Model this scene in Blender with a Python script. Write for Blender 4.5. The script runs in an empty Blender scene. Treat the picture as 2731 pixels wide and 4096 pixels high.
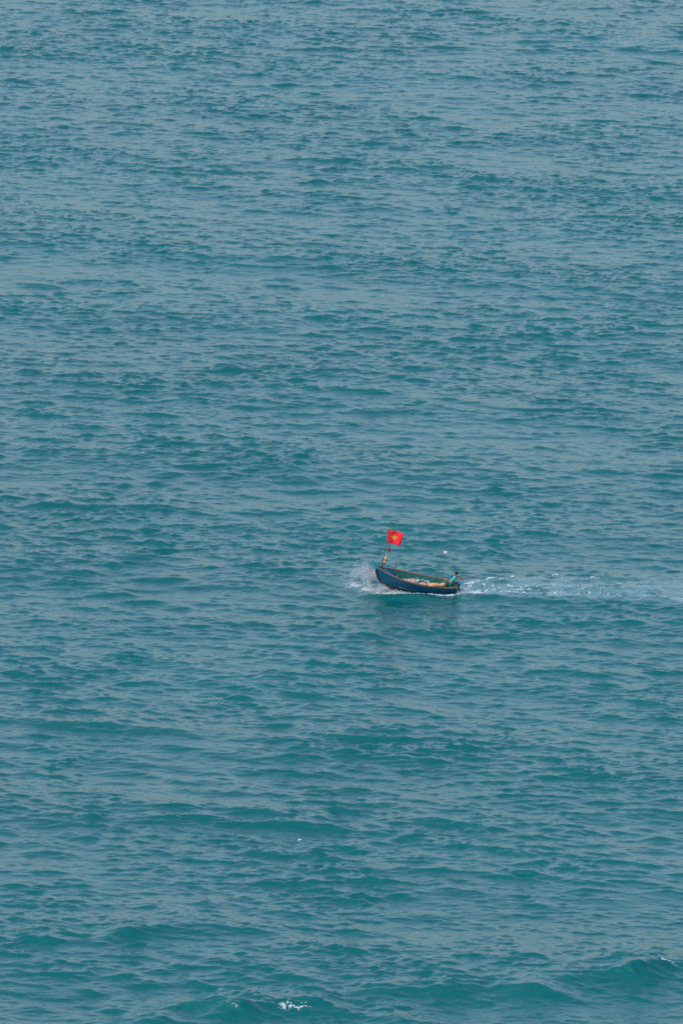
import bpy, bmesh, math, random
import numpy as np
from mathutils import Vector, Matrix, noise

random.seed(7)
rng = np.random.default_rng(11)
scene = bpy.context.scene
C = scene.collection
R = math.radians

# ------------------------------------------------------------------ camera
cam = bpy.data.cameras.new("camera")
cam.sensor_fit = 'VERTICAL'
cam.sensor_height = 36.0
cam.lens = 18.0 / math.tan(R(3.0))
cam.clip_start = 1.0
cam.clip_end = 60000.0
camo = bpy.data.objects.new("camera", cam)
C.objects.link(camo)
camo.location = (0, -146.2, 135.3)
camo.rotation_euler = (R(90 - 10.5), 0, 0)
scene.camera = camo

# ------------------------------------------------------------------ sky and sun
SUN_EL, SUN_AZ = 52.0, 222.0            # azimuth clockwise from +Y: high on the left, a little behind the viewer
world = bpy.data.worlds.new("World")
scene.world = world
world.use_nodes = True
wn = world.node_tree
bg = wn.nodes["Background"]
sky = wn.nodes.new("ShaderNodeTexSky")
sky.sky_type = 'NISHITA'
sky.sun_disc = False
sky.sun_elevation = R(SUN_EL)
sky.sun_rotation = R(SUN_AZ)
sky.altitude = 0
sky.air_density = 1.05
sky.dust_density = 2.6
sky.ozone_density = 1.6
wn.links.new(sky.outputs[0], bg.inputs[0])
bg.inputs[1].default_value = 0.15
sun = bpy.data.lights.new("sun", 'SUN')
sun.energy = 1.3
sun.angle = R(25)
sun.color = (1.0, 0.95, 0.88)
suno = bpy.data.objects.new("sun", sun)
C.objects.link(suno)
sd = Vector((math.sin(R(SUN_AZ)) * math.cos(R(SUN_EL)), math.cos(R(SUN_AZ)) * math.cos(R(SUN_EL)), math.sin(R(SUN_EL))))
suno.rotation_euler = sd.to_track_quat('Z', 'Y').to_euler()
suno.location = (0, 0, 300)

scene.view_settings.view_transform = 'Standard'
scene.view_settings.look = 'None'
scene.view_settings.exposure = 0.40
scene.view_settings.gamma = 1.0
scene.cycles.use_denoising = False
scene.cycles.max_bounces = 6


# ------------------------------------------------------------------ materials
def srgb(r, g, b):
    f = lambda c: (c / 255 / 12.92) if c / 255 <= 0.04045 else ((c / 255 + 0.055) / 1.055) ** 2.4
    return (f(r), f(g), f(b), 1.0)


def mat(name, col, rough=0.6, var=0.0, vscale=6.0, spec=0.4, col2=None, bump=0.0):
    m = bpy.data.materials.new(name)
    m.use_nodes = True
    nt = m.node_tree
    p = nt.nodes["Principled BSDF"]
    p.inputs["Roughness"].default_value = rough
    p.inputs["Specular IOR Level"].default_value = spec
    if var > 0 or col2:
        tc = nt.nodes.new("ShaderNodeTexCoord")
        nz = nt.nodes.new("ShaderNodeTexNoise")
        nz.inputs["Scale"].default_value = vscale
        nz.inputs["Detail"].default_value = 5
        nt.links.new(tc.outputs["Object"], nz.inputs["Vector"])
        rp = nt.nodes.new("ShaderNodeValToRGB")
        rp.color_ramp.elements[0].position = 0.32
        rp.color_ramp.elements[1].position = 0.68
        a = [c * (1 - var) for c in col[:3]] + [1]
        b = list(col2) if col2 else [min(1, c * (1 + var)) for c in col[:3]] + [1]
        rp.color_ramp.elements[0].color = a
        rp.color_ramp.elements[1].color = b
        nt.links.new(nz.outputs[0], rp.inputs[0])
        nt.links.new(rp.outputs[0], p.inputs["Base Color"])
        if bump:
            bp = nt.nodes.new("ShaderNodeBump")
            bp.inputs["Strength"].default_value = bump
            bp.inputs["Distance"].default_value = 0.02
            nt.links.new(nz.outputs[0], bp.inputs["Height"])
            nt.links.new(bp.outputs[0], p.inputs["Normal"])
    else:
        p.inputs["Base Color"].default_value = col
    return m


def water_material():
    m = bpy.data.materials.new("sea_water")
    m.use_nodes = True
    nt = m.node_tree
    p = nt.nodes["Principled BSDF"]
    p.inputs["IOR"].default_value = 1.333
    p.inputs["Specular IOR Level"].default_value = 0.5
    p.inputs["Roughness"].default_value = 0.10
    tc = nt.nodes.new("ShaderNodeTexCoord")
    # turbid water: silt clouds shift the body colour a little over tens of metres
    nz = nt.nodes.new("ShaderNodeTexNoise")
    nz.inputs["Scale"].default_value = 0.03
    nz.inputs["Detail"].default_value = 3
    nt.links.new(tc.outputs["Object"], nz.inputs["Vector"])
    rp = nt.nodes.new("ShaderNodeValToRGB")
    rp.color_ramp.elements[0].position = 0.35
    rp.color_ramp.elements[1].position = 0.65
    rp.color_ramp.elements[0].color = (0.0003, 0.095, 0.099, 1)
    rp.color_ramp.elements[1].color = (0.0005, 0.105, 0.109, 1)
    nt.links.new(nz.outputs[0], rp.inputs[0])
    # water full of tiny bubbles behind and beside the boat is paler
    at = nt.nodes.new("ShaderNodeAttribute")
    at.attribute_name = "bubbles"
    mx = nt.nodes.new("ShaderNodeMix")
    mx.data_type = 'RGBA'
    mx.inputs[7].default_value = (0.23, 0.40, 0.44, 1)
    nt.links.new(at.outputs["Fac"], mx.inputs[0])
    nt.links.new(rp.outputs[0], mx.inputs[6])
    nt.links.new(mx.outputs[2], p.inputs["Base Color"])
    # capillary ripples too fine for the mesh
    mp = nt.nodes.new("ShaderNodeMapping")
    mp.inputs["Scale"].default_value = (1.0, 1.9, 1.0)
    nt.links.new(tc.outputs["Object"], mp.inputs["Vector"])
    n2 = nt.nodes.new("ShaderNodeTexNoise")
    n2.inputs["Scale"].default_value = 2.6
    n2.inputs["Detail"].default_value = 3
    nt.links.new(mp.outputs[0], n2.inputs["Vector"])
    bp = nt.nodes.new("ShaderNodeBump")
    bp.inputs["Strength"].default_value = 0.38
    bp.inputs["Distance"].default_value = 0.08
    nt.links.new(n2.outputs[0], bp.inputs["Height"])
    nt.links.new(bp.outputs[0], p.inputs["Normal"])
    return m


def foam_material():
    m = mat("sea_foam", (0.40, 0.49, 0.53, 1), 0.85, 0.10, 9.0, 0.2)
    return m


M = {
    'water': water_material(),
    'foam': foam_material(),
    'spray': mat("spray_drops", (0.64, 0.71, 0.75, 1), 0.4, 0, 1, 0.5),
    'hull': mat("blue_hull_paint", srgb(0, 92, 124), 0.45, 0.14, 2.2),
    'bottom': mat("maroon_bottom_paint", srgb(66, 46, 54), 0.6, 0.22, 5.0),
    'stemhead': mat("cyan_paint", srgb(0, 150, 180), 0.45, 0.10, 8.0),
    'lining': mat("green_inner_paint", srgb(8, 98, 92), 0.6, 0.20, 4.0),
    'rail': mat("weathered_rail_wood", srgb(114, 95, 84), 0.75, 0.22, 7.0, bump=0.3),
    'wood': mat("grey_brown_wood", srgb(112, 98, 88), 0.8, 0.22, 9.0, bump=0.3),
    'plank': mat("floor_plank_wood", srgb(88, 104, 98), 0.8, 0.25, 6.0, bump=0.3),
    'pole': mat("bamboo_pole", srgb(112, 106, 100), 0.7, 0.15, 12.0),
    'redpole': mat("reddish_pole", srgb(160, 108, 98), 0.6, 0.12, 12.0),
    'flag': mat("red_flag_cloth", srgb(252, 56, 72), 0.8, 0.05, 4.0, 0.1),
    'star': mat("yellow_star_cloth", srgb(250, 200, 40), 0.8, 0.04, 8.0, 0.1),
    'pennant': mat("dark_red_cloth", srgb(190, 30, 52), 0.8, 0.1, 9.0, 0.1),
    'orange': mat("orange_float_foam", srgb(240, 160, 90), 0.7, 0.08, 8.0),
    'peach': mat("peach_float_foam", srgb(236, 186, 150), 0.7, 0.08, 8.0),
    'white': mat("white_float", srgb(196, 192, 190), 0.45, 0.06, 8.0),
    'redmark': mat("faded_red_band", srgb(205, 120, 120), 0.5),
    'cobalt': mat("cobalt_tarp", srgb(0, 84, 150), 0.55, 0.18, 5.0),
    'net': mat("pink_brown_net", srgb(182, 140, 128), 0.95, 0.20, 14.0, 0.1, bump=0.8),
    'tarp': mat("pale_blue_tarp", srgb(150, 178, 190), 0.6, 0.25, 5.0),
    'ropegreen': mat("green_net", srgb(70, 110, 96), 0.95, 0.25, 15.0, 0.1),
    'canvas': mat("tan_canvas", srgb(212, 160, 112), 0.9, 0.13, 7.0, 0.1, bump=0.6),
    'skin': mat("skin", srgb(176, 122, 92), 0.6, 0.05, 6.0),
    'hair': mat("black_hair", srgb(34, 32, 32), 0.7, 0.1, 10.0),
    'shirt': mat("turquoise_shirt", srgb(0, 168, 176), 0.85, 0.08, 6.0, 0.1),
    'trousers': mat("dark_teal_trousers", srgb(12, 110, 108), 0.85, 0.12, 6.0, 0.1),
    'engblue': mat("blue_engine_paint", srgb(10, 122, 178), 0.4, 0.06, 9.0),
    'engdark': mat("dark_engine_metal", srgb(60, 58, 58), 0.5, 0.1, 9.0),
    'tank': mat("cream_fuel_can", srgb(236, 214, 184), 0.5, 0.05, 9.0),
    'eye': mat("eye_dark", srgb(20, 16, 14), 0.3),
}


# ------------------------------------------------------------------ mesh helpers
def link(name, me, m=None, parent=None):
    o = bpy.data.objects.new(name, me)
    C.objects.link(o)
    if m is not None:
        me.materials.append(m)
    if parent is not None:
        o.parent = parent
    return o


def mesh(name, verts, faces, m=None, parent=None, smooth=True):
    me = bpy.data.meshes.new(name)
    me.from_pydata([tuple(v) for v in verts], [], faces)
    if smooth:
        me.polygons.foreach_set("use_smooth", [True] * len(me.polygons))
    me.update()
    return link(name, me, m, parent)


def tag(o, label, cat, group=None, kind=None):
    o["label"] = label
    if cat:
        o["category"] = cat
    if group:
        o["group"] = group
    if kind:
        o["kind"] = kind
    return o


def big_mesh(name, V, F, m):
    """mesh from numpy vertex and quad arrays"""
    me = bpy.data.meshes.new(name)
    me.vertices.add(len(V))
    me.vertices.foreach_set("co", np.ascontiguousarray(V, dtype=np.float32).ravel())
    n = len(F)
    k = F.shape[1]
    me.loops.add(n * k)
    me.loops.foreach_set("vertex_index", np.ascontiguousarray(F, dtype=np.int32).ravel())
    me.polygons.add(n)
    me.polygons.foreach_set("loop_start", np.arange(0, n * k, k, dtype=np.int32))
    me.polygons.foreach_set("loop_total", np.full(n, k, dtype=np.int32))
    me.polygons.foreach_set("use_smooth", np.ones(n, dtype=bool))
    me.update(calc_edges=True)
    me.validate()
    return link(name, me, m)


class MB:
    """collects shapes into one mesh"""
    def __init__(s):
        s.v, s.f = [], []

    def add(s, v, f):
        o = len(s.v)
        s.v += [tuple(p) for p in v]
        s.f += [tuple(i + o for i in q) for q in f]
        return s

    def tube(s, pts, rad, n=8, flat=1.0, cap=True):
        pts = [Vector(p) for p in pts]
        if not isinstance(rad, (list, tuple)):
            rad = [rad] * len(pts)
        v, f = [], []
        for i, p in enumerate(pts):
            t = (pts[min(i + 1, len(pts) - 1)] - pts[max(i - 1, 0)]).normalized()
            a = t.cross(Vector((0, 1, 0)))
            if a.length < 0.1:
                a = t.cross(Vector((0, 0, 1)))
            a.normalize()
            b = t.cross(a).normalized()
            for k in range(n):
                q = 2 * math.pi * k / n
                v.append(p + a * math.cos(q) * rad[i] * flat + b * math.sin(q) * rad[i])
        for i in range(len(pts) - 1):
            for k in range(n):
                f.append((i * n + k, i * n + (k + 1) % n, (i + 1) * n + (k + 1) % n, (i + 1) * n + k))
        if cap:
            f.append(tuple(range(n - 1, -1, -1)))
            f.append(tuple((len(pts) - 1) * n + k for k in range(n)))
        return s.add(v, f)

    def box(s, c, d, rot=None):
        c = Vector(c)
        v = []
        for sx in (-1, 1):
            for sy in (-1, 1):
                for sz in (-1, 1):
                    p = Vector((sx * d[0] / 2, sy * d[1] / 2, sz * d[2] / 2))
                    if rot is not None:
                        p = rot @ p
                    v.append(c + p)
        return s.add(v, [(0, 1, 3, 2), (4, 6, 7, 5), (0, 4, 5, 1), (2, 3, 7, 6), (0, 2, 6, 4), (1, 5, 7, 3)])

    def blob(s, c, r, nu=14, nv=9, amp=0.0, seed=0, freq=2.0):
        c = Vector(c)
        v, f = [], []
        for i in range(nv + 1):
            th = math.pi * i / nv
            for k in range(nu):
                ph = 2 * math.pi * k / nu
                d = Vector((math.sin(th) * math.cos(ph), math.sin(th) * math.sin(ph), math.cos(th)))
                g = 1 + amp * noise.noise(d * freq + Vector((seed * 3.1, seed * 1.7, 0)))
                v.append(c + Vector((d.x * r[0], d.y * r[1], d.z * r[2])) * g)
        for i in range(nv):
            for k in range(nu):
                f.append((i * nu + k, (i + 1) * nu + k, (i + 1) * nu + (k + 1) % nu, i * nu + (k + 1) % nu))
        return s.add(v, f)

    def build(s, name, m, parent=None, smooth=True, bevel=0):
        o = mesh(name, s.v, s.f, m, parent, smooth)
        if bevel:
            bm = bmesh.new()
            bm.from_mesh(o.data)
            bmesh.ops.bevel(bm, geom=bm.edges[:], offset=bevel, segments=2, affect='EDGES')
            bm.to_mesh(o.data)
            bm.free()
        return o


# ------------------------------------------------------------------ sea surface
def tile(N, L, spec, seed):
    """one periodic patch of random sea: height and the horizontal shift that sharpens the crests"""
    g = np.random.default_rng(seed)
    k1 = np.fft.fftfreq(N, d=L / N) * 2 * np.pi
    KX, KY = np.meshgrid(k1, k1, indexing='xy')
    K = np.hypot(KX, KY)
    K[0, 0] = 1
    A = np.sqrt(spec(KX, KY, K))
    A[0, 0] = 0
    ph = (g.standard_normal((N, N)) + 1j * g.standard_normal((N, N))) * A
    h = np.fft.ifft2(ph)
    dx = np.fft.ifft2(1j * KX / K * ph)
    dy = np.fft.ifft2(1j * KY / K * ph)
    sy = np.fft.ifft2(1j * KY * ph).real
    return [h.real.astype(np.float32), dx.real.astype(np.float32), dy.real.astype(np.float32)], float(sy.std())


def sample(f, N, L, x, y):
    u = (x / L * N) % N
    v = (y / L * N) % N
    i = np.floor(u).astype(np.int32) % N
    j = np.floor(v).astype(np.int32) % N
    a = (u - np.floor(u)).astype(np.float32)
    b = (v - np.floor(v)).astype(np.float32)
    a = a * a * (3 - 2 * a) * 0.35 + a * 0.65
    i2, j2 = (i + 1) % N, (j + 1) % N
    return f[j, i] * (1 - a) * (1 - b) + f[j, i2] * a * (1 - b) + f[j2, i] * (1 - a) * b + f[j2, i2] * a * b


def spectrum(lmin, lmax, peak, direction, power, spread):
    c, s = math.cos(direction), math.sin(direction)

    def f(KX, KY, K):
        w = 2 * np.pi / K
        band = 1 / (1 + (lmin / w) ** 14) / (1 + (w / lmax) ** 10)
        kp = 2 * np.pi / peak
        e = K ** (-power) * np.exp(-1.25 * (kp / K) ** 2)
        ct = (KX * c + KY * s) / K
        d = np.clip(ct, 0, 1) ** spread + 0.02
        return e * band * d
    return f


TRAVEL = R(-90 - 24)     # waves run towards the viewer, a little to the left
ROT = R(19)
LONG_N, LONG_L = 2048, 480.0
SHORT_N, SHORT_L = 1024, 86.0
LONG, s1 = tile(LONG_N, LONG_L, spectrum(2.4, 60, 6.5, TRAVEL, 3.8, 2.6), 3)
SHORT, s2 = tile(SHORT_N, SHORT_L, spectrum(0.34, 2.5, 1.6, TRAVEL + ROT - 0.1, 3.5, 2.0), 5)
SWELL, s3 = tile(512, 900.0, spectrum(16, 60, 30.0, TRAVEL + 0.06, 4.0, 14), 9)
SLOPE_LONG, SLOPE_SHORT, SLOPE_SWELL = 0.054, 0.070, 0.021
LONG = [a * (SLOPE_LONG / s1) for a in LONG]
SHORT = [a * (SLOPE_SHORT / s2) for a in SHORT]
SWELL = [a * (SLOPE_SWELL / s3) for a in SWELL]



def wavelet_tile(N, L, count, seed):
    """short steep wavelets, each with a sharp front towards the shore and a long gentle back"""
    g = np.random.default_rng(seed)
    T = np.zeros((N, N), dtype=np.float32)
    d = L / N
    for k in range(count):
        h = 0.026 * math.exp(abs(g.normal(0, 0.62)))
        ln = h * g.uniform(6, 12) + 0.13
        wf = 0.065 + h * g.uniform(0.8, 1.3)
        wb = wf * g.uniform(2.2, 3.4)
        an = g.normal(R(-18), R(16))
        bow = g.normal(0.0, 0.16) / ln
        cx, cy = g.random(2) * L
        rx = int((ln * 1.9 + 0.3) / d) + 1
        ry = int((max(wb, wf) * 2.2 + ln * 1.2 * abs(math.sin(an)) + 0.3) / d) + 1
        ii = np.arange(int(cx / d) - rx, int(cx / d) + rx + 1)
        jj = np.arange(int(cy / d) - ry, int(cy / d) + ry + 1)
        xx = (ii * d - cx)[None, :]
        yy = (jj * d - cy)[:, None]
        u = xx * math.cos(an) + yy * math.sin(an)
        v = -xx * math.sin(an) + yy * math.cos(an) + bow * u * u
        w = np.where(v < 0, wf, wb)
        T[np.ix_(jj % N, ii % N)] += h * np.exp(-np.abs(u / ln) ** 2.0 - np.abs(v / w) ** 1.5)
    return 0.21 * np.tanh(T / 0.21)          # the steepest tips spill over


WAVELET_N, WAVELET_L = 1300, 130.0
WAVELET = wavelet_tile(WAVELET_N, WAVELET_L, 24000, 17)

# single crests: list of ground points along the crest, height, width in front, width behind
RIDGES = [
    ([(-15.0, 415.8), (-6.9, 418.9), (-3.2, 421.0), (-1.2, 421.3), (1.3, 418.7), (6.6, 415.8)], 1.0, 1.9, 4.5),
    ([(0.2, 424.5), (6.5, 425.0), (8.8, 425.3), (14.5, 423.4)], 0.95, 1.7, 4.0),
    ([(10.5, 425.9), (13.0, 427.0), (17.1, 428.5), (20.7, 431.1), (27.0, 433.0)], 0.72, 1.7, 4.5),
    ([(-25.0, 440.0), (-16.3, 437.9), (-11.5, 441.5), (-8.7, 442.2), (-3.0, 440.6)], 0.55, 1.4, 4.5),
    ([(-22.0, 504.6), (-15.5, 503.4), (-9.5, 500.1), (-6.0, 499.0)], 0.42, 1.5, 4.5),
    # the wave the boat shoves up beside its bow and the two arms of its wake
    ([(1.0, 550.6), (3.0, 549.6), (5.2, 549.7), (7.0, 550.1)], 0.34, 0.75, 0.9),
    ([(8.2, 550.2), (10.0, 549.6), (12.5, 548.6), (15.5, 547.4), (19.0, 546.0)], 0.20, 0.8, 1.0),
    ([(8.6, 553.0), (11.0, 554.2), (14.0, 555.6), (17.0, 557.0)], 0.18, 0.8, 1.0),
]


def ridge(x, y, pts, h, wf, wb):
    px = np.array([p[0] for p in pts])
    py = np.array([p[1] for p in pts])
    yc = np.interp(x, px, py)
    # soften the bends
    for d in (0.6, 1.2):
        yc = yc + np.interp(x - d, px, py) + np.interp(x + d, px, py)
    yc /= 5
    span = px[-1] - px[0]
    t = np.clip((x - px[0]) / span, 0, 1)
    env = np.clip(np.sin(np.pi * t), 0, 1) ** 0.7
    env = env * (0.8 + 0.35 * np.sin(x * 0.9 + px[0]) * np.sin(x * 0.37 + 1.0))
    d = y - yc
    w = np.where(d < 0, wf, wb)
    return h * env * np.exp(-np.abs(d / w) ** 1.3)


def vnoise(x, y, seed=0):
    """smooth value noise on arrays, one unit per cell"""
    xi, yi = np.floor(x).astype(np.int64), np.floor(y).astype(np.int64)
    a, b = x - xi, y - yi
    a = a * a * (3 - 2 * a)
    b = b * b * (3 - 2 * b)

    def hsh(i, j):
        n = (i * 374761393 + j * 668265263 + seed * 974711) & 0xffffffff
        n = ((n ^ (n >> 13)) * 1274126177) & 0xffffffff
        return ((n ^ (n >> 16)) & 0xffff) / 65535.0
    return (hsh(xi, yi) * (1 - a) * (1 - b) + hsh(xi + 1, yi) * a * (1 - b) + hsh(xi, yi + 1) * (1 - a) * b + hsh(xi + 1, yi + 1) * a * b)


def fbm(x, y, seed=0, oct=4):
    s, w, t = 0, 0.5, 0
    for o in range(oct):
        s = s + w * vnoise(x * 2 ** o, y * 2 ** o, seed + o)
        t += w
        w *= 0.55
    return s / t


LEAN = 0.8
BOAT_X, BOAT_Y = 5.45, 551.3


def sea(x, y, fine=1.0):
    """rest position -> moved position of the water surface"""
    x = np.asarray(x, dtype=np.float32)
    y = np.asarray(y, dtype=np.float32)
    # near the shore the sea steepens, far out it is a little flatter
    shore = np.clip(1.0 + (560.0 - y) / 560.0, 0.7, 1.25)
    near_boat = np.exp(-(((x - BOAT_X) / 3.9) ** 4 + ((y - BOAT_Y) / 2.1) ** 4))
    keep = 1 - 0.85 * near_boat
    wl = [sample(a, LONG_N, LONG_L, x, y) for a in LONG]
    ww = [sample(a, 512, 900.0, x + 37, y + 11) for a in SWELL]
    c, s = math.cos(ROT), math.sin(ROT)
    xr, yr = x * c - y * s, x * s + y * c
    ws = [sample(a, SHORT_N, SHORT_L, xr, yr) for a in SHORT]
    wv = sample(WAVELET, WAVELET_N, WAVELET_L, x * 0.995 - y * 0.1, y * 0.995 + x * 0.1)
    wv = wv * 0.9 + 0.45 * sample(WAVELET, WAVELET_N, WAVELET_L, (x * 0.97 + y * 0.2 + 31) / 0.52, (y * 0.97 - x * 0.2) / 0.52)
    b = 0
    for r in RIDGES:
        b = b + ridge(x, y, *r)
    # gusts: the short waves come in patches, stronger on the crests of the longer ones, with smooth water between
    n1 = fbm(x * 0.16, y * 0.10, 31, 3)
    n2 = fbm(x * 0.05, y * 0.035, 57, 2)
    gust = 1.0 + 1.3 * (n1 - 0.5) + 0.5 * (n2 - 0.5) + 0.30 * np.clip(ww[0] / 0.30, -1, 1) + 0.45 * np.clip(wl[0] / 0.20, -1, 1.5) + 0.4 * b
    gust = np.clip(gust, 0.5, 1.6)
    patch = np.clip(0.55 + 1.8 * (fbm(x * 0.07 + 40, y * 0.045, 91, 2) - 0.35), 0.35, 1.5)
    gs = gust * fine * keep * (1 + 0.4 * np.clip(b, 0, 1))
    lg = patch * keep
    wv = wv * (np.clip(gust * 1.2, 0.5, 1.8) + 0.2 * np.clip(b, 0, 1)) * fine * keep
    H = wl[0] * shore * lg + ww[0] * shore * keep + ws[0] * gs + wv + b
    DX = wl[1] * 1.25 * lg + ww[1] * keep + (ws[1] * c + ws[2] * s) * gs * 0.8
    DY = wl[2] * 1.25 * lg + ww[2] * keep + (-ws[1] * s + ws[2] * c) * gs * 0.8
    # the fronts lean over towards the shore
    DY = DY - LEAN * (wl[0] * lg + ws[0] * gs) - 0.4 * wv - 0.25 * b
    return x + DX, y + DY, H


def axis(a, b, step, far_lo, far_hi, grow=1.35):
    core = list(np.arange(a, b, step))
    lo, hi = [], []
    d, p = step, core[0]
    while p > far_lo:
        d *= grow
        p -= d
        lo.append(p)
    d, p = step, core[-1]
    while p < far_hi:
        d *= grow
        p += d
        hi.append(p)
    return np.array(lo[::-1] + core + hi)


def build_sea():
    gx = axis(-38.5, 38.5, 0.14, -20000, 20000)
    # the row spacing grows with the distance from the shore
    yy = -146.2 + 551.0 * (1046.0 / 551.0) ** np.linspace(0, 1, 2120)
    lo, hi = [], []
    d, p = yy[1] - yy[0], yy[0]
    while p > -3000:
        d *= 1.35
        p -= d
        lo.append(p)
    d, p = yy[-1] - yy[-2], yy[-1]
    while p < 40000:
        d *= 1.3
        p += d
        hi.append(p)
    gy = np.concatenate([lo[::-1], yy, hi])
    X, Y = np.meshgrid(gx, gy, indexing='xy')
    sx = np.gradient(gx)[None, :] * np.ones_like(Y)
    sy = np.gradient(gy)[:, None] * np.ones_like(X)
    coarse = np.maximum(sx, sy)
    fine = 1 / (1 + (coarse / 0.9) ** 4)
    calm = 1 / (1 + (coarse / 4.0) ** 4)
    PX, PY, H = sea(X, Y, fine)
    PX = X + (PX - X) * calm
    PY = Y + (PY - Y) * calm
    H = H * calm
    nx, ny = len(gx), len(gy)
    V = np.stack([PX, PY, H], -1).reshape(-1, 3)
    i = np.arange(ny - 1)[:, None] * nx + np.arange(nx - 1)[None, :]
    F = np.stack([i, i + 1, i + 1 + nx, i + nx], -1).reshape(-1, 4)
    o = big_mesh("sea", V, F, M['water'])
    sel = ((X > -4) & (X < 32) & (Y > 540) & (Y < 564)).reshape(-1)
    xs, ys = X.reshape(-1)[sel], Y.reshape(-1)[sel]
    bub = np.zeros(len(V), dtype=np.float32)
    d = np.maximum(wake_density(xs, ys), 0.8 * bow_density(xs, ys))
    bub[sel] = np.clip((d - 0.07) * 1.6, 0, 0.55) * np.clip(fbm(xs * 1.1, ys * .8, 77) * 2.4 - .4, 0, 1.2)
    at = o.data.attributes.new("bubbles", 'FLOAT', 'POINT')
    at.data.foreach_set("value", bub)
    tag(o, "choppy teal sea filling the whole picture", None, kind="structure")
    return o



# ------------------------------------------------------------------ foam
def foam_patch(name, x0, x1, y0, y1, dens, sx=0.03, sy=0.05, lift=0.02, seed=0, scale=(5.0, 3.0)):
    """lace of foam lying on the water: cells are kept where the density beats the noise"""
    gx = np.arange(x0, x1, sx)
    gy = np.arange(y0, y1, sy)
    X, Y = np.meshgrid(gx, gy, indexing='xy')
    D = dens(X, Y)
    n = fbm(X * scale[0], Y * scale[1], seed)
    n2 = fbm(X * 14, Y * 9, seed + 20, 3)
    level = D - (0.62 * n + 0.38 * n2)
    PX, PY, H = sea(X, Y)
    Z = H + lift + np.clip(level, 0, 0.3) * 0.25
    nx, ny = len(gx), len(gy)
    V = np.stack([PX, PY, Z], -1).reshape(-1, 3)
    i = np.arange(ny - 1)[:, None] * nx + np.arange(nx - 1)[None, :]
    F = np.stack([i, i + 1, i + 1 + nx, i + nx], -1).reshape(-1, 4)
    lv = level.reshape(-1)
    keep = lv[F].mean(1) > 0
    F = F[keep]
    used = np.unique(F)
    remap = np.full(len(V), -1)
    remap[used] = np.arange(len(used))
    return big_mesh(name, V[used], remap[F], M['foam'])


def g(d, w):
    return np.exp(-(d / w) ** 2)


def wake_density(X, Y):
    s = X - 8.3                                   # metres behind the stern
    on = np.clip(s / 0.4 + 0.5, 0, 1)
    near = 550.9 - 0.14 * np.clip(s, 0, 30)          # arm towards the viewer
    far = 553.6 + 0.30 * np.clip(s, 0, 14)           # arm away from the viewer
    fade = np.exp(-np.clip(s, 0, 40) / 18.0)
    core = 0.60 * g(Y - (552.0 + 0.02 * s), 0.9 + 0.06 * s) * np.exp(-np.clip(s, 0, 40) / 5.0)
    a = 0.50 * g(Y - near, 0.5 + 0.11 * s) * (0.5 + 0.5 * fade)
    b = 0.48 * g(Y - far, 0.6 + 0.10 * s) * fade
    mid = 0.45 * g(Y - (552.3 - 0.0 * s), 1.6 + 0.22 * s) * (0.55 + 0.45 * fade)
    d = np.maximum(np.maximum(a, b), np.maximum(core, mid))
    for cx, cy, wx, wy, k in ((15.9, 557.9, 0.60, 0.7, 0.62), (18.6, 556.5, 0.8, 0.7, 0.60), (13.3, 551.4, 1.1, 0.45, 0.60), (12.6, 556.4, .5, .5, .58),
                              (9.9, 550.2, 1.2, 0.35, 0.76), (9.3, 553.4, 0.9, 0.4, 0.62), (22.0, 549.1, 0.7, 0.5, 0.56), (16.0, 550.0, 0.7, 0.4, 0.54), (20.3, 553.6, 0.8, 0.5, 0.5), (11.0, 554.6, .9, .4, .56)):
        d = np.maximum(d, k * g(X - cx, wx) * g(Y - cy, wy) ** 0.8)
    return d * on


o = foam_patch("wake_foam", 8.0, 27.5, 543.5, 561.5, wake_density, seed=2)
tag(o, "patchy white wake foam trailing to the right behind the blue boat", "foam", kind="stuff")


def bow_density(X, Y):
    # white water under the raised bow, running back along the near side of the hull
    a = 0.86 * g(X - 3.3, 1.25) * g(Y - 550.75, 0.55)
    b = 0.75 * g(X - 2.0, 1.0) * g(Y - 552.3, 1.3)
    c = 0.62 * g(Y - (550.35 + 0.02 * (X - 5)), 0.16) * (X > 3) * (X < 8.6)
    d = 0.55 * g(X - 0.9, 1.1) * g(Y - 553.5, 1.5)
    e = 0.8 * g(X - 7.6, 0.9) * g(Y - 550.3, 0.25)
    return np.maximum.reduce([a, b, c, d, e])


build_sea()
o = foam_patch("bow_wave_foam", -2.5, 8.9, 548.6, 557.5, bow_density, seed=5)
tag(o, "white water churned up beneath the raised bow of the blue boat", "foam", kind="stuff")

CAPS = [
    (-2.9, 420.1, 1.5, 0.8, 0.56, "white foam breaking on the nearest crest at the bottom of the picture"),
    (-2.66, 468.4, 0.26, 0.25, 0.52, "tiny lone whitecap on open water below the boat"),
    (19.74, 430.5, 0.6, 0.3, 0.54, "small whitecap on the crest at the lower right edge"),
]
for k, (cx, cy, wx, wy, a, lab) in enumerate(CAPS):
    o = foam_patch("whitecap", cx - 2.2 * wx, cx + 2.2 * wx, cy - 2.2 * wy, cy + 2.2 * wy,
                   lambda X, Y: a * g(X - cx, wx) * g(Y - cy, wy), 0.015, 0.02, 0.02, 40 + k, (6.0, 5.0))
    tag(o, lab, "foam", kind="stuff")


# ------------------------------------------------------------------ boat pose
# local axes: x forward from the transom, y to port (towards the viewer), z up from the stern sheer
PITCH, ROLL, YAW = R(8.8), R(12.5), R(180)
POSE = (Matrix.Translation((8.40, 551.35, 0.66)) @ Matrix.Rotation(YAW, 4, 'Z')
        @ Matrix.Rotation(-PITCH, 4, 'Y') @ Matrix.Rotation(-ROLL, 4, 'X'))


def aboard(o, base=(0, 0, 0)):
    """stand a thing in the boat: its mesh is in boat axes, measured from base"""
    o.matrix_world = POSE @ Matrix.Translation(base)
    return o


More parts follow.
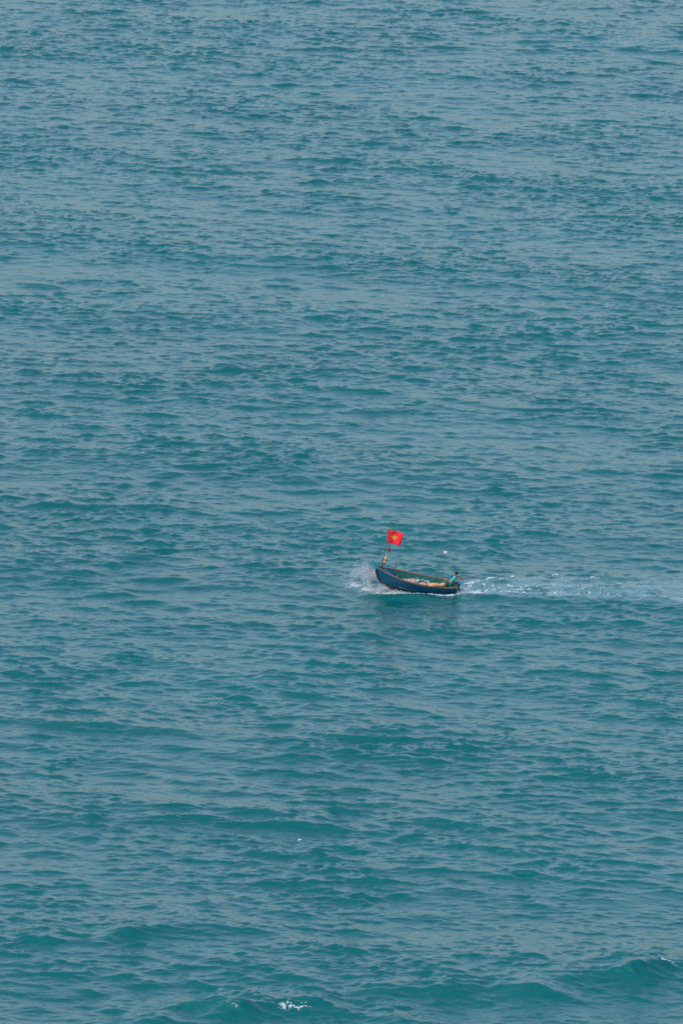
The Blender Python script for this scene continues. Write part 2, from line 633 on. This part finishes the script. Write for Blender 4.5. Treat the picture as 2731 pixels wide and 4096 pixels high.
def empty(name, base=(0, 0, 0)):
    o = bpy.data.objects.new(name, None)
    o.empty_display_size = 0.2
    C.objects.link(o)
    aboard(o, base)
    return o


SHEER_T = [0, .09, .18, .46, .68, .88, 1.0]
SHEER_Z = [0, -.06, -.09, -.07, .06, .28, .45]
BEAM_T = [0, .18, .46, .68, .80, .88, .95, 1.0]
BEAM_B = [.58, .80, .92, .80, .60, .40, .19, .035]
KEEL_T = [0, .12, .3, .5, 1.0]
KEEL_Z = [-.80, -.95, -1.10, -1.16, -1.16]
STEM_V = [0, .04, .15, .38, .72, 1.0]
STEM_X = [4.30, 4.72, 5.20, 5.62, 5.90, 6.03]


def cub(x, xs, ys):
    """smooth interpolation through knots"""
    xs, ys = list(xs), list(ys)
    i = max(0, min(len(xs) - 2, sum(1 for q in xs if q <= x) - 1))
    h = xs[i + 1] - xs[i]
    t = max(0, min(1, (x - xs[i]) / h))

    def sl(j):
        if j <= 0:
            return (ys[1] - ys[0]) / (xs[1] - xs[0])
        if j >= len(xs) - 1:
            return (ys[-1] - ys[-2]) / (xs[-1] - xs[-2])
        return (ys[j + 1] - ys[j - 1]) / (xs[j + 1] - xs[j - 1])
    m0, m1 = sl(i) * h, sl(i + 1) * h
    t2, t3 = t * t, t * t * t
    return (2 * t3 - 3 * t2 + 1) * ys[i] + (t3 - 2 * t2 + t) * m0 + (-2 * t3 + 3 * t2) * ys[i + 1] + (t3 - t2) * m1


def hullp(t, v, side=1, inset=0.0):
    x = t * cub(v, STEM_V, STEM_X)
    z = cub(t, KEEL_T, KEEL_Z) * (1 - v) + cub(t, SHEER_T, SHEER_Z) * v
    full = 0.40 + 0.45 * max(0, (t - .45) / .55) ** 1.3
    y = cub(t, BEAM_T, BEAM_B) * (max(v, 0) ** full) * (0.93 + .07 * v)
    y = max(0.0, y - inset)
    return Vector((x, side * y, z))


boat = empty("fishing_boat")
tag(boat, "blue wooden fishing boat with brown rails and raised bow, running left", "boat")

NT, NV = 44, 14
v, f, fm = [], [], []
for side in (1, -1):
    off = len(v)
    for i in range(NT + 1):
        for j in range(NV + 1):
            v.append(hullp(i / NT, j / NV, side))
    for i in range(NT):
        for j in range(NV):
            a = off + i * (NV + 1) + j
            q = (a, a + 1, a + NV + 2, a + NV + 1)
            f.append(q if side > 0 else q[::-1])
            fm.append(0)
hull = mesh("hull", v, f, M['hull'], boat)
# painted bottom: a strip a few millimetres proud of the planking along the keel
v, f = [], []
for side in (1, -1):
    off = len(v)
    for i in range(NT + 1):
        t = i / NT
        top = 0.025 + 0.05 * max(0, (t - .3) / .7)
        for j in range(5):
            p = hullp(t, top * j / 4, side)
            v.append(p + Vector((0, side * 0.008, -0.006)))
    for i in range(NT):
        for j in range(4):
            a = off + i * 5 + j
            q = (a, a + 1, a + 6, a + 5)
            f.append(q if side > 0 else q[::-1])
mesh("bottom_strake", v, f, M['bottom'], boat)
# transom
v, f = [], []
for j in range(NV + 1):
    v.append(hullp(0, j / NV, 1) + Vector((-.01, 0, 0)))
    v.append(hullp(0, j / NV, -1) + Vector((-.01, 0, 0)))
for j in range(NV):
    f.append((2 * j, 2 * j + 1, 2 * j + 3, 2 * j + 2))
tr = mesh("transom", v, f, M['hull'], boat, False)
sm = tr.modifiers.new("thick", 'SOLIDIFY')
sm.thickness = 0.05
# green inside planking, one lining for each side
for side in (1, -1):
    v, f = [], []
    for i in range(NT):
        for j in range(NV + 1):
            vv = 0.16 + 0.83 * j / NV
            p = hullp(0.008 + 0.965 * i / NT, vv, side, 0.045)
            v.append(p)
    for i in range(NT - 1):
        for j in range(NV):
            a = i * (NV + 1) + j
            q = (a, a + NV + 1, a + NV + 2, a + 1)
            f.append(q if side > 0 else q[::-1])
    mesh("lining", v, f, M['lining'], boat)
# floor planks
for k in range(5):
    y0, y1 = -0.60 + k * 0.24, -0.60 + k * 0.24 + 0.225
    b = MB()
    x0, x1 = 0.12, 4.6 - 0.9 * abs((y0 + y1) / 2)
    n = 12
    vv, ff = [], []
    for i in range(n + 1):
        x = x0 + (x1 - x0) * i / n
        z = -0.60 - 0.12 * math.sin(math.pi * min(1, x / 5.2))
        for yy in (y0, y1):
            vv += [(x, yy, z), (x, yy, z - .03)]
    for i in range(n):
        a = i * 4
        ff += [(a, a + 4, a + 6, a + 2), (a + 1, a + 3, a + 7, a + 5), (a, a + 1, a + 5, a + 4), (a + 2, a + 6, a + 7, a + 3)]
    ff += [(0, 2, 3, 1), (n * 4, n * 4 + 1, n * 4 + 3, n * 4 + 2)]
    b.add(vv, ff)
    b.build("floor_plank", M['plank'], boat, False)
# ribs
for side in (1, -1):
    for k in range(9):
        t = 0.08 + k * 0.095
        pts = [hullp(t, 0.22 + 0.75 * j / 7, side, 0.055) for j in range(8)]
        MB().tube(pts, 0.028, 6).build("rib", M['lining'], boat)
# rails
for side in (1, -1):
    pts = [hullp(i / 40, 1.0, side) for i in range(41)]
    vv, ff = [], []
    for i, p in enumerate(pts):
        o_ = side * 0.045
        i_ = -side * min(0.075, abs(p.y) * 0.9)
        zt, zb = 0.035, -0.04
        vv += [p + Vector((0, o_, zb)), p + Vector((0, o_, zt)), p + Vector((0, i_, zt)), p + Vector((0, i_, zb))]
    for i in range(len(pts) - 1):
        a = i * 4
        for k in range(4):
            q = (a + k, a + 4 + k, a + 4 + (k + 1) % 4, a + (k + 1) % 4)
            ff.append(q if side < 0 else q[::-1])
    ff += [(0, 1, 2, 3), tuple(len(vv) - 4 + k for k in (3, 2, 1, 0))]
    MB().add(vv, ff).build("gunwale", M['rail'], boat, False)
MB().box((0.02, 0, 0.012), (0.10, 1.0, 0.09)).build("transom_cap", M['wood'], boat, False, 0.01)
# stem post and keel: one swept timber, maroon; the head above the rails is cyan
sp = [(cub(q, STEM_V, STEM_X), -1.16 * (1 - q) + .45 * q) for q in [0, .03, .06, .1, .15, .22, .3, .4, .5, .6, .7, .8, .86]]
keel = [(0.0, -.80), (.7, -.95), (1.7, -1.09), (2.8, -1.15), (3.8, -1.16)]
prof = keel + sp
vv, ff = [], []
for i, (x, z) in enumerate(prof):
    a = prof[max(0, i - 1)]
    c_ = prof[min(len(prof) - 1, i + 1)]
    d = Vector((c_[0] - a[0], 0, c_[1] - a[1])).normalized()
    nrm = Vector((d.z, 0, -d.x))
    w = 0.045 + 0.02 * (i / len(prof))
    dep = 0.05 + 0.05 * min(1, max(0, (i - 3) / 6))
    P = Vector((x, 0, z))
    inn = -nrm * (0.10 if i > 4 else 0.03)
    vv += [P + nrm * dep + Vector((0, w * .6, 0)), P + inn + Vector((0, w + .02, 0)), P + inn + Vector((0, -w - .02, 0)), P + nrm * dep + Vector((0, -w * .6, 0))]
for i in range(len(prof) - 1):
    a = i * 4
    for k in range(4):
        ff.append((a + k, a + 4 + k, a + 4 + (k + 1) % 4, a + (k + 1) % 4))
ff += [(3, 2, 1, 0), tuple(len(vv) - 4 + k for k in range(4))]
MB().add(vv, ff).build("stem_post", M['bottom'], boat)
vv, ff = [], []
for (x, z, dl, w) in ((5.95, .22, .11, .07), (6.00, .42, .12, .075), (6.06, .60, .13, .08), (6.10, .76, .11, .075), (6.11, .83, .06, .05)):
    vv += [(x + dl, w, z), (x - dl, w, z + .03), (x - dl, -w, z + .03), (x + dl, -w, z)]
for i in range(4):
    a = i * 4
    for k in range(4):
        ff.append((a + k, a + (k + 1) % 4, a + 4 + (k + 1) % 4, a + 4 + k))
ff += [(3, 2, 1, 0), (16, 17, 18, 19)]
MB().add(vv, ff).build("stem_head", M['stemhead'], boat, False, 0.012)
# small foredeck and thwarts
vv, ff = [], []
for i in range(9):
    t = 0.86 + 0.125 * i / 8
    a = hullp(t, .97, 1, .05)
    vv += [a, a - Vector((0, 0, .03)), Vector((a.x, -a.y, a.z)), Vector((a.x, -a.y, a.z - .03))]
for i in range(8):
    a = i * 4
    ff += [(a, a + 4, a + 6, a + 2), (a + 1, a + 3, a + 7, a + 5)]
ff += [(0, 2, 3, 1)]
MB().add(vv, ff).build("foredeck", M['lining'], boat, False)
for x, z in ((4.45, -.20), (2.95, -.28), (0.45, -.22)):
    t = x / 5.9
    w = cub(t, BEAM_T, BEAM_B) * 2 - .16
    MB().box((x, 0, z), (.24, w, .04)).build("thwart", M['plank'], boat, False, 0.008)
# steering post beside the helmsman
MB().tube([(0.78, .40, -.28), (0.82, .40, .18), (0.88, .39, .62)], [.05, .045, .04], 8).build("steering_post", M['wood'], boat)

# ------------------------------------------------------------------ flag, pennant and floats at the bow
fp = empty("flag_pole", (5.60, 0.02, .22))
tag(fp, "tall thin grey pole standing at the bow and carrying the red flag", "pole")
MB().tube([(0, 0, 0), (0.01, 0, 1.6), (0.03, 0, 3.34)], [.034, .028, .02], 8).build("pole", M['pole'], fp)
MB().tube([(0, -.05, .02), (-.06, -.05, .5), (-.20, -.05, 1.3), (-.30, -.05, 2.2)], .012, 6).build("halyard", M['pole'], fp)
MB().box((0, 0, .02), (.16, .16, .12)).build("pole_step", M['wood'], fp, False, 0.01)

FW, FH = 1.16, 1.04


def flag_pt(a, b):
    """a along the fly 0..1, b down the hoist 0..1"""
    x = 0.03 - 0.02 - a * FW * 0.965 + 0.05 * b * a
    x -= 0.035 * b * (1 - a) * 0
    z = 2.84 - b * FH * (1 - 0.10 * a) - 0.20 * a - .03 * math.sin(a * 6) * (1 - b)
    z += -0.045 * math.sin(math.pi * a) * b
    y = 0.11 * a * math.sin(a * 7.5 + b * 1.2 + .4) + .05 * a
    return Vector((x, y, z))


flag = empty("flag", (5.60, 0.02, .22 + .48))
tag(flag, "red national flag with yellow star flying above the boat's bow", "flag")
NA, NB = 26, 20
vv, ff = [], []
for i in range(NA + 1):
    for j in range(NB + 1):
        vv.append(flag_pt(i / NA, j / NB))
for i in range(NA):
    for j in range(NB):
        a = i * (NB + 1) + j
        ff.append((a, a + 1, a + NB + 2, a + NB + 1))
cl = mesh("flag_cloth", vv, ff, M['flag'], flag)
sm = cl.modifiers.new("thick", 'SOLIDIFY')
sm.thickness = 0.006
sm.offset = 0
# star as cloth sewn on each face
ca, cb, rr = 0.47, 0.50, 0.265
out = []
for k in range(10):
    r_ = rr if k % 2 == 0 else rr * 0.42
    q = math.pi / 2 + k * math.pi / 5
    out.append((ca + r_ * math.cos(q) / FW, cb - r_ * math.sin(q) / FH))
for s_ in (1, -1):
    vv, ff = [], []
    rings = 5
    eps = 1e-3

    def onflag(a, b):
        p = flag_pt(a, b)
        du = flag_pt(a + eps, b) - p
        dv = flag_pt(a, b + eps) - p
        n = du.cross(dv).normalized()
        if n.y < 0:
            n = -n
        return p + n * 0.008 * s_
    vv.append(onflag(ca, cb))
    for r_ in range(1, rings + 1):
        for k in range(20):
            p0, p1 = out[(k // 2) % 10], out[(k // 2 + 1) % 10]
            w = 0.5 * (k % 2)
            a = p0[0] * (1 - w) + p1[0] * w
            b = p0[1] * (1 - w) + p1[1] * w
            vv.append(onflag(ca + (a - ca) * r_ / rings, cb + (b - cb) * r_ / rings))
    for k in range(20):
        ff.append((0, 1 + k, 1 + (k + 1) % 20))
        for r_ in range(rings - 1):
            a = 1 + r_ * 20
            ff.append((a + k, a + 20 + k, a + 20 + (k + 1) % 20, a + (k + 1) % 20))
    mesh("star", vv, ff, M['star'], cl)

# pennant under the flag
vv, ff = [], []
n = 7
A, B, D = Vector((0, 0, 0)), Vector((-.20, .05, -.36)), Vector((.06, -.03, -.48))
for i in range(n + 1):
    for j in range(n + 1):
        s_ = i / n
        p = A.lerp(B.lerp(D, j / n), s_)
        p.y += .035 * math.sin(s_ * 4 + j * .8) * s_
        vv.append(p)
for i in range(n):
    for j in range(n):
        a = i * (n + 1) + j
        ff.append((a, a + 1, a + n + 2, a + n + 1))
pn = mesh("pennant", vv, ff, M['pennant'])
sm = pn.modifiers.new("thick", 'SOLIDIFY')
sm.thickness = 0.006
aboard(pn, (5.34, -.03, 2.16))
tag(pn, "small dark red triangular pennant hanging just below the flag", "pennant")

fl = MB().blob((0, 0, 0), (.085, .085, .155), 14, 10, .18, 2).tube([(0, 0, .13), (0, 0, .22)], .015, 6).build("net_float", M['peach'])
aboard(fl, (5.44, -.03, 1.18))
tag(fl, "pale peach float tied to the flag pole line, upper of two", "float", "floats tied to the flag pole line")
fl = MB().blob((0, 0, 0), (.10, .10, .125), 14, 10, .16, 5).tube([(0, 0, .1), (0, 0, .18)], .015, 6).build("net_float", M['orange'])
aboard(fl, (5.50, -.03, .88))
tag(fl, "orange float tied to the flag pole line, lower of two", "float", "floats tied to the flag pole line")

tp = MB().tube([(0, 0, 0), (0.01, 0, .35), (.02, 0, .37), (.06, 0, 1.25)], [.05, .045, .026, .018], 8).build("thin_pole", M['engdark'])
aboard(tp, (4.55, -.30, -.25))
tag(tp, "short thin dark pole standing inside the bow behind the flag", "pole")


# ------------------------------------------------------------------ gear lying in the boat
def inside_hull(p, cx, cy, zb):
    x, y, z = p[0] + cx, p[1] + cy, p[2] + zb
    t = min(1, max(0, x / 5.6))
    kz, sz = cub(t, KEEL_T, KEEL_Z), cub(t, SHEER_T, SHEER_Z)
    q = min(1, max(.05, (z - kz) / (sz - kz)))
    lim = hullp(t, q).y - .085
    return (p[0], max(-lim, min(lim, y)) - cy, p[2])


def heap(name, m, u0, u1, y0, y1, zb, h, seed, nx=30, ny=16, amp=.4, freq=4.0, zslope=0.0):
    """a pile of net or cloth with a lumpy top and a closed underside"""
    vv, ff = [], []
    cx, cy = (u0 + u1) / 2, (y0 + y1) / 2
    for i in range(nx + 1):
        for j in range(ny + 1):
            a, b = i / nx, j / ny
            x, y = u0 + (u1 - u0) * a, y0 + (y1 - y0) * b
            e = max(0, 1 - abs(2 * a - 1) ** 3.5) ** .6 * max(0, 1 - abs(2 * b - 1) ** 3) ** .6
            q = Vector((x * freq, y * freq, seed * 7.3))
            z = h * e * (1 + amp * (noise.noise(q) + .5 * noise.noise(q * 2.3) + .25 * noise.noise(q * 5)))
            wob = .05 * noise.noise(q * 1.3 + Vector((5, 5, 5)))
            vv.append((x - cx + wob, y - cy + wob * .7, z + zslope * (a - .5)))
    m0 = len(vv)
    for i in range(nx + 1):
        for j in range(ny + 1):
            p = vv[i * (ny + 1) + j]
            vv.append((p[0], p[1], -.03 + zslope * (i / nx - .5)))
    for i in range(nx):
        for j in range(ny):
            a = i * (ny + 1) + j
            ff.append((a, a + ny + 1, a + ny + 2, a + 1))
            ff.append((m0 + a, m0 + a + 1, m0 + a + ny + 2, m0 + a + ny + 1))
    vv = [inside_hull(p, cx, cy, zb) for p in vv]
    o = mesh(name, vv, ff, m)
    aboard(o, (cx, cy, zb))
    return o


o = heap("net_pile", M['net'], 2.85, 4.15, .0, .75, -.60, .58, 1, amp=.16)
tag(o, "pinkish brown fishing net heaped amidships against the near rail", "fishing net")
o = heap("net_pile", M['net'], 1.75, 2.95, .12, .78, -.62, .52, 2, amp=.2)
tag(o, "lower dull brown net heap between the pink net and the tan canvas", "fishing net")
o = heap("tarp", M['tarp'], 1.75, 3.6, -.45, .18, -.62, .46, 3, amp=.3, freq=3.2)
tag(o, "pale blue and white crumpled tarpaulin behind the net heaps", "tarpaulin")
o = heap("green_net", M['ropegreen'], 2.1, 2.9, -.05, .22, -.62, .60, 6, 20, 10, amp=.25)
tag(o, "small dark green net bundle on the pale tarpaulin", "fishing net")
# cobalt tarp slung over the foredeck
vv, ff = [], []
for i in range(17):
    for j in range(11):
        a, b = i / 16, j / 10
        x = 0.42 - 0.72 * a
        y = -.30 + .56 * b
        z = .10 - .42 * a - .05 * b + .05 * noise.noise(Vector((a * 5, b * 4, 2.2))) + .05 * math.sin(b * math.pi)
        vv.append((x, y * (0.55 + .6 * a), z))
for i in range(16):
    for j in range(10):
        a = i * 11 + j
        ff.append((a, a + 11, a + 12, a + 1))
o = mesh("bow_tarp", vv, ff, M['cobalt'])
sm = o.modifiers.new("thick", 'SOLIDIFY')
sm.thickness = 0.02
aboard(o, (4.92, 0, .22))
tag(o, "cobalt blue tarpaulin bundled inside the bow by the flag pole", "tarpaulin")
# rolled canvas lying over the near rail
b = MB()
pts, rad = [], []
for i in range(15):
    a = i / 14
    pts.append((1.12 - 1.12 * a - .02, -.12 * a + .05 * math.sin(a * 5), .17 * a + .03 * math.sin(a * 7) - .07))
    rad.append(.135 + .02 * math.sin(a * 9) - .03 * a + (.012 if i == 0 else 0))
b.tube(pts, rad, 12)
b.tube([(1.10, .01, .03), (.7, .0, .09), (.3, -.10, .14)], [.06, .075, .05], 10)
o = b.build("canvas_roll", M['canvas'])
aboard(o, (.93, .86, .05))
tag(o, "rolled tan canvas lying along the near rail beside the man", "canvas roll")

# marker pole with white float
mp = empty("marker_pole", (1.55, -.58, -.45))
tag(mp, "slim marker pole with white float on top, standing aft of the nets", "pole")
MB().tube([(0, 0, 0), (-.10, 0, 1.2), (-.30, 0, 2.45)], [.026, .02, .014], 8).build("pole", M['pole'], mp)
wf = MB().blob((-.36, 0, 2.54), (.155, .145, .13), 18, 12, .08, 3).build("float", M['white'], mp)
MB().blob((-.36, 0.02, 2.54), (.03, .131, .132), 12, 10).build("colour_band", M['redmark'], wf)

# engine on the transom and steering oar
en = empty("outboard_engine", (-.02, -.05, -.06))
tag(en, "small blue outboard engine clamped on the boat's stern", "engine")
MB().box((-.12, 0, .14), (.24, .26, .26)).build("cowl", M['engblue'], en, True, 0.05)
MB().box((-.14, 0, -.18), (.12, .10, .42)).build("leg", M['engblue'], en, True, 0.02)
MB().box((-.04, 0, -.04), (.12, .22, .16)).build("clamp", M['engdark'], en, False, 0.01)
MB().tube([(-.02, 0, .14), (.2, .02, .18), (.42, .04, .20)], [.025, .022, .028], 8).build("tiller", M['engdark'], en)
tk = MB().box((0, 0, .1), (.26, .20, .20)).tube([(.05, 0, .2), (.05, 0, .25)], .03, 8).build("fuel_can", M['tank'], None, True, 0.0)
aboard(tk, (.20, -.20, -.02))
tag(tk, "cream coloured fuel can at the stern behind the man", "fuel can")
orr = empty("steering_oar", (.35, -.42, .12))
tag(orr, "reddish wooden oar sticking out over the stern", "oar")
MB().tube([(.25, 0, -.06), (-.5, 0, .20), (-1.42, 0, .50)], [.03, .028, .024], 8).build("shaft", M['redpole'], orr)
MB().tube([(-1.36, 0, .47), (-1.44, 0, .54), (-1.46, 0, .66)], [.03, .035, .02], 8).build("grip", M['redpole'], orr)


# ------------------------------------------------------------------ the man at the stern
def skinned(name, nodes, edges, m, parent, root=0, sub=2):
    """nodes: (point, radius) ; grows one surface over the skeleton"""
    me = bpy.data.meshes.new(name + "_skeleton")
    me.from_pydata([n[0] for n in nodes], edges, [])
    ob = bpy.data.objects.new(name + "_skeleton", me)
    C.objects.link(ob)
    md = ob.modifiers.new("skin", 'SKIN')
    md.use_smooth_shade = True
    for i, n in enumerate(nodes):
        r = n[1]
        me.skin_vertices[0].data[i].radius = r if isinstance(r, tuple) else (r, r)
        me.skin_vertices[0].data[i].use_root = i == root
    sb = ob.modifiers.new("sub", 'SUBSURF')
    sb.levels = sb.render_levels = sub
    bpy.context.view_layer.update()
    ev = ob.evaluated_get(bpy.context.evaluated_depsgraph_get())
    new = bpy.data.meshes.new_from_object(ev)
    new.name = name
    bpy.data.objects.remove(ob)
    o = link(name, new, m, parent)
    new.polygons.foreach_set("use_smooth", [True] * len(new.polygons))
    return o


man = empty("person", (.47, .05, -.20))
man.matrix_world = man.matrix_world @ Matrix.Scale(1.30, 4)
tag(man, "person in turquoise shirt sitting at the stern and steering", "person")
hip, chest, neck = Vector((.02, 0, .12)), Vector((-.10, 0, .42)), Vector((-.17, 0, .62))
head = Vector((-.19, 0, .80))
nodes, edges = [], []


def nd(p, r):
    nodes.append((tuple(p), r))
    return len(nodes) - 1


def ch(i, seq):
    for p, r in seq:
        k = nd(p, r)
        edges.append((i, k))
        i = k
    return i


pel = nd(hip, (.15, .12))
tor = ch(pel, [(chest, (.16, .11)), (Vector((-.15, 0, .54)), (.14, .09))])
nk = ch(tor, [(neck, .055), (Vector((-.18, 0, .69)), .055)])
ch(nk, [(Vector((-.185, 0, .755)), (.075, .085)), (Vector((-.195, 0, .85)), (.082, .10)), (Vector((-.195, 0, .90)), (.05, .06))])
HANDS = {}
for s_, el, wr in ((1, (.06, .27, .38), (.31, .30, .46)), (-1, (-.24, -.27, .36), (-.42, -.20, .44))):
    e_ = ch(tor, [((-.15, s_ * .17, .52), .06), ((Vector((-.15, s_ * .19, .5)) * .5 + Vector(el) * .5), .05), (el, .042), ((Vector(el) + Vector(wr)) / 2, .040), (wr, .028)])
    d = (Vector(wr) - Vector(el)).normalized()
    up = Vector((0, 0, 1))
    sd_ = d.cross(up).normalized()
    pm = ch(e_, [(Vector(wr) + d * .05, (.040, .022)), (Vector(wr) + d * .085, (.040, .020))])
    HANDS[s_] = (Vector(wr) + d * .09, d, sd_)
    for q, ln in ((-1.5, .055), (-.5, .072), (.5, .068), (1.5, .052)):
        b0 = Vector(wr) + d * .095 + up * q * .021
        ch(pm, [(b0, .0095), (b0 + d * ln * .5 + sd_ * .02, .009), (b0 + d * ln * .6 + sd_ * (.02 + ln * .5), .008)])
    t0 = Vector(wr) + d * .045 + up * .035
    ch(e_, [(t0, .011), (t0 + d * .03 + up * .02 + sd_ * .015, .010), (t0 + d * .055 + up * .015 + sd_ * .035, .009)])
for s_ in (1, -1):
    ch(pel, [((.08, s_ * .11, .10), .085), ((.27, s_ * .14, .12), .075), ((.46, s_ * .15, .12), .058), ((.50, s_ * .15, -.08), .052), ((.46, s_ * .15, -.30), .036), ((.46, s_ * .15, -.36), .036), ((.54, s_ * .16, -.39), (.045, .026)), ((.62, s_ * .17, -.40), (.04, .018))])
skinned("body", nodes, edges, M['skin'], man, pel)
# face: nose, ears, eyes, mouth
MB().tube([(-.105, 0, .85), (-.085, 0, .815), (-.095, 0, .80)], [.010, .017, .012], 6).build("nose", M['skin'], man)
for s_ in (1, -1):
    MB().blob((-.195, s_ * .085, .82), (.022, .012, .032), 8, 6).build("ear", M['skin'], man)
for s_ in (1, -1):
    MB().blob((-.108, s_ * .033, .845), (.010, .015, .008), 8, 6).build("eye", M['eye'], man)
MB().blob((-.105, 0, .772), (.010, .026, .006), 8, 6).build("mouth", M['redmark'], man)
# hair: cap over the back and top of the skull with an uneven edge
vv, ff = [], []
nu, nv = 22, 9
for i in range(nv + 1):
    for k in range(nu):
        ph = 2 * math.pi * k / nu
        front = math.cos(ph)
        lim = 1.75 - .65 * max(0, front) + .35 * max(0, -front) + .06 * math.sin(k * 5.1)
        th = lim * i / nv
        d = Vector((math.sin(th) * math.cos(ph), math.sin(th) * math.sin(ph), math.cos(th)))
        gq = 1 + .07 * noise.noise(d * 6)
        vv.append((-.20 + d.x * .112 * gq, d.y * .104 * gq, .835 + d.z * .118 * gq))
for i in range(nv):
    for k in range(nu):
        ff.append((i * nu + k, (i + 1) * nu + k, (i + 1) * nu + (k + 1) % nu, i * nu + (k + 1) % nu))
mesh("hair", vv, ff, M['hair'], man)
# shirt with short sleeves
nodes, edges = [], []
a = nd(hip + Vector((0, 0, .02)), (.175, .145))
t_ = ch(a, [(hip.lerp(chest, .5), (.17, .13)), (chest, (.185, .13)), (Vector((-.15, 0, .535)), (.16, .105))])
ch(t_, [(Vector((-.168, 0, .60)), .075)])
for s_, el in ((1, (.06, .27, .38)), (-1, (-.24, -.27, .36))):
    sh = Vector((-.15, s_ * .18, .52))
    ch(t_, [(sh, .078), (sh.lerp(Vector(el), .75), .068)])
skinned("shirt", nodes, edges, M['shirt'], man, a)
nodes, edges = [], []
a = nd(hip + Vector((0, 0, -.02)), (.165, .135))
for s_ in (1, -1):
    ch(a, [((.08, s_ * .11, .10), .10), ((.27, s_ * .14, .12), .09), ((.46, s_ * .15, .12), .075), ((.50, s_ * .15, -.06), .068), ((.475, s_ * .15, -.22), .06)])
skinned("trousers", nodes, edges, M['trousers'], man, a)


# ------------------------------------------------------------------ spray thrown up by the bow
def spray(name, pts, rad, m):
    """thousands of drops, each a small closed tetrahedron"""
    n = len(pts)
    base = np.array([(1, 1, 1), (-1, -1, 1), (-1, 1, -1), (1, -1, -1)], dtype=np.float32) * 0.75
    V = (pts[:, None, :] + base[None] * rad[:, None, None]).reshape(-1, 3)
    q = np.array([(0, 1, 3), (0, 2, 1), (0, 3, 2), (1, 2, 3)])
    F = (np.arange(n)[:, None, None] * 4 + q[None]).reshape(-1, 3)
    return big_mesh(name, V, F, m)


def bow_spray():
    P, S = [], []
    bow = np.array([3.3, 551.5, 0.15])
    # thrown sheets: drops leave the forefoot and fly forward and outward in an arc
    n = 80000
    side = np.where(rng.random(n) < 0.72, 1.0, -1.0)       # mostly over the far side
    ang = rng.normal(0.75, 0.30, n)
    reach = rng.beta(1.25, 2.6, n) * np.where(side > 0, 5.2, 2.0)
    up = rng.beta(1.6, 2.0, n) * np.where(side > 0, 2.0, .8)
    tt = reach / 5.2
    x = bow[0] - reach * np.cos(ang) * .85 + rng.normal(0, .08, n)
    y = bow[1] + side * reach * np.sin(ang) * .9 + rng.normal(0, .10, n)
    z = bow[2] + up * (1 - (1 - 2 * np.clip(tt, 0, 1)) ** 2) * 1.0 + rng.normal(0, .06, n) + .1
    clump = np.array([noise.noise(Vector((float(a) * 1.4, float(b) * 1.2, float(c) * 1.6))) for a, b, c in zip(x, y, z)])
    k = (clump > -0.10 + .25 * rng.random(n)) & (z > 0)
    P.append(np.stack([x, y, z], -1)[k])
    S.append((rng.gamma(1.6, .0034, n) + .003)[k])
    # dense base along the forefoot
    n = 5000
    s = rng.random(n)
    x = 2.3 + 2.6 * s + rng.normal(0, .25, n)
    y = 551.2 - .25 + rng.normal(0, .30, n) + .5 * (1 - s)
    z = np.abs(rng.normal(0, .13, n)) * (1.25 - .8 * s) + .03
    P.append(np.stack([x, y, z], -1))
    S.append(rng.gamma(2.0, .005, n) + .005)
    # wash at the stern
    n = 2500
    s = rng.random(n)
    x = 8.4 + 1.8 * s + rng.normal(0, .1, n)
    y = 551.4 + rng.normal(0, .55, n)
    z = np.abs(rng.normal(0, .10, n)) + .05
    P.append(np.stack([x, y, z], -1))
    S.append(rng.gamma(2.0, .004, n) + .004)
    P, S = np.concatenate(P), np.concatenate(S)
    o = spray("bow_spray", P, S, M['spray'])
    tag(o, "white spray thrown up ahead and aside of the boat's bow", "spray", kind="stuff")


bow_spray()
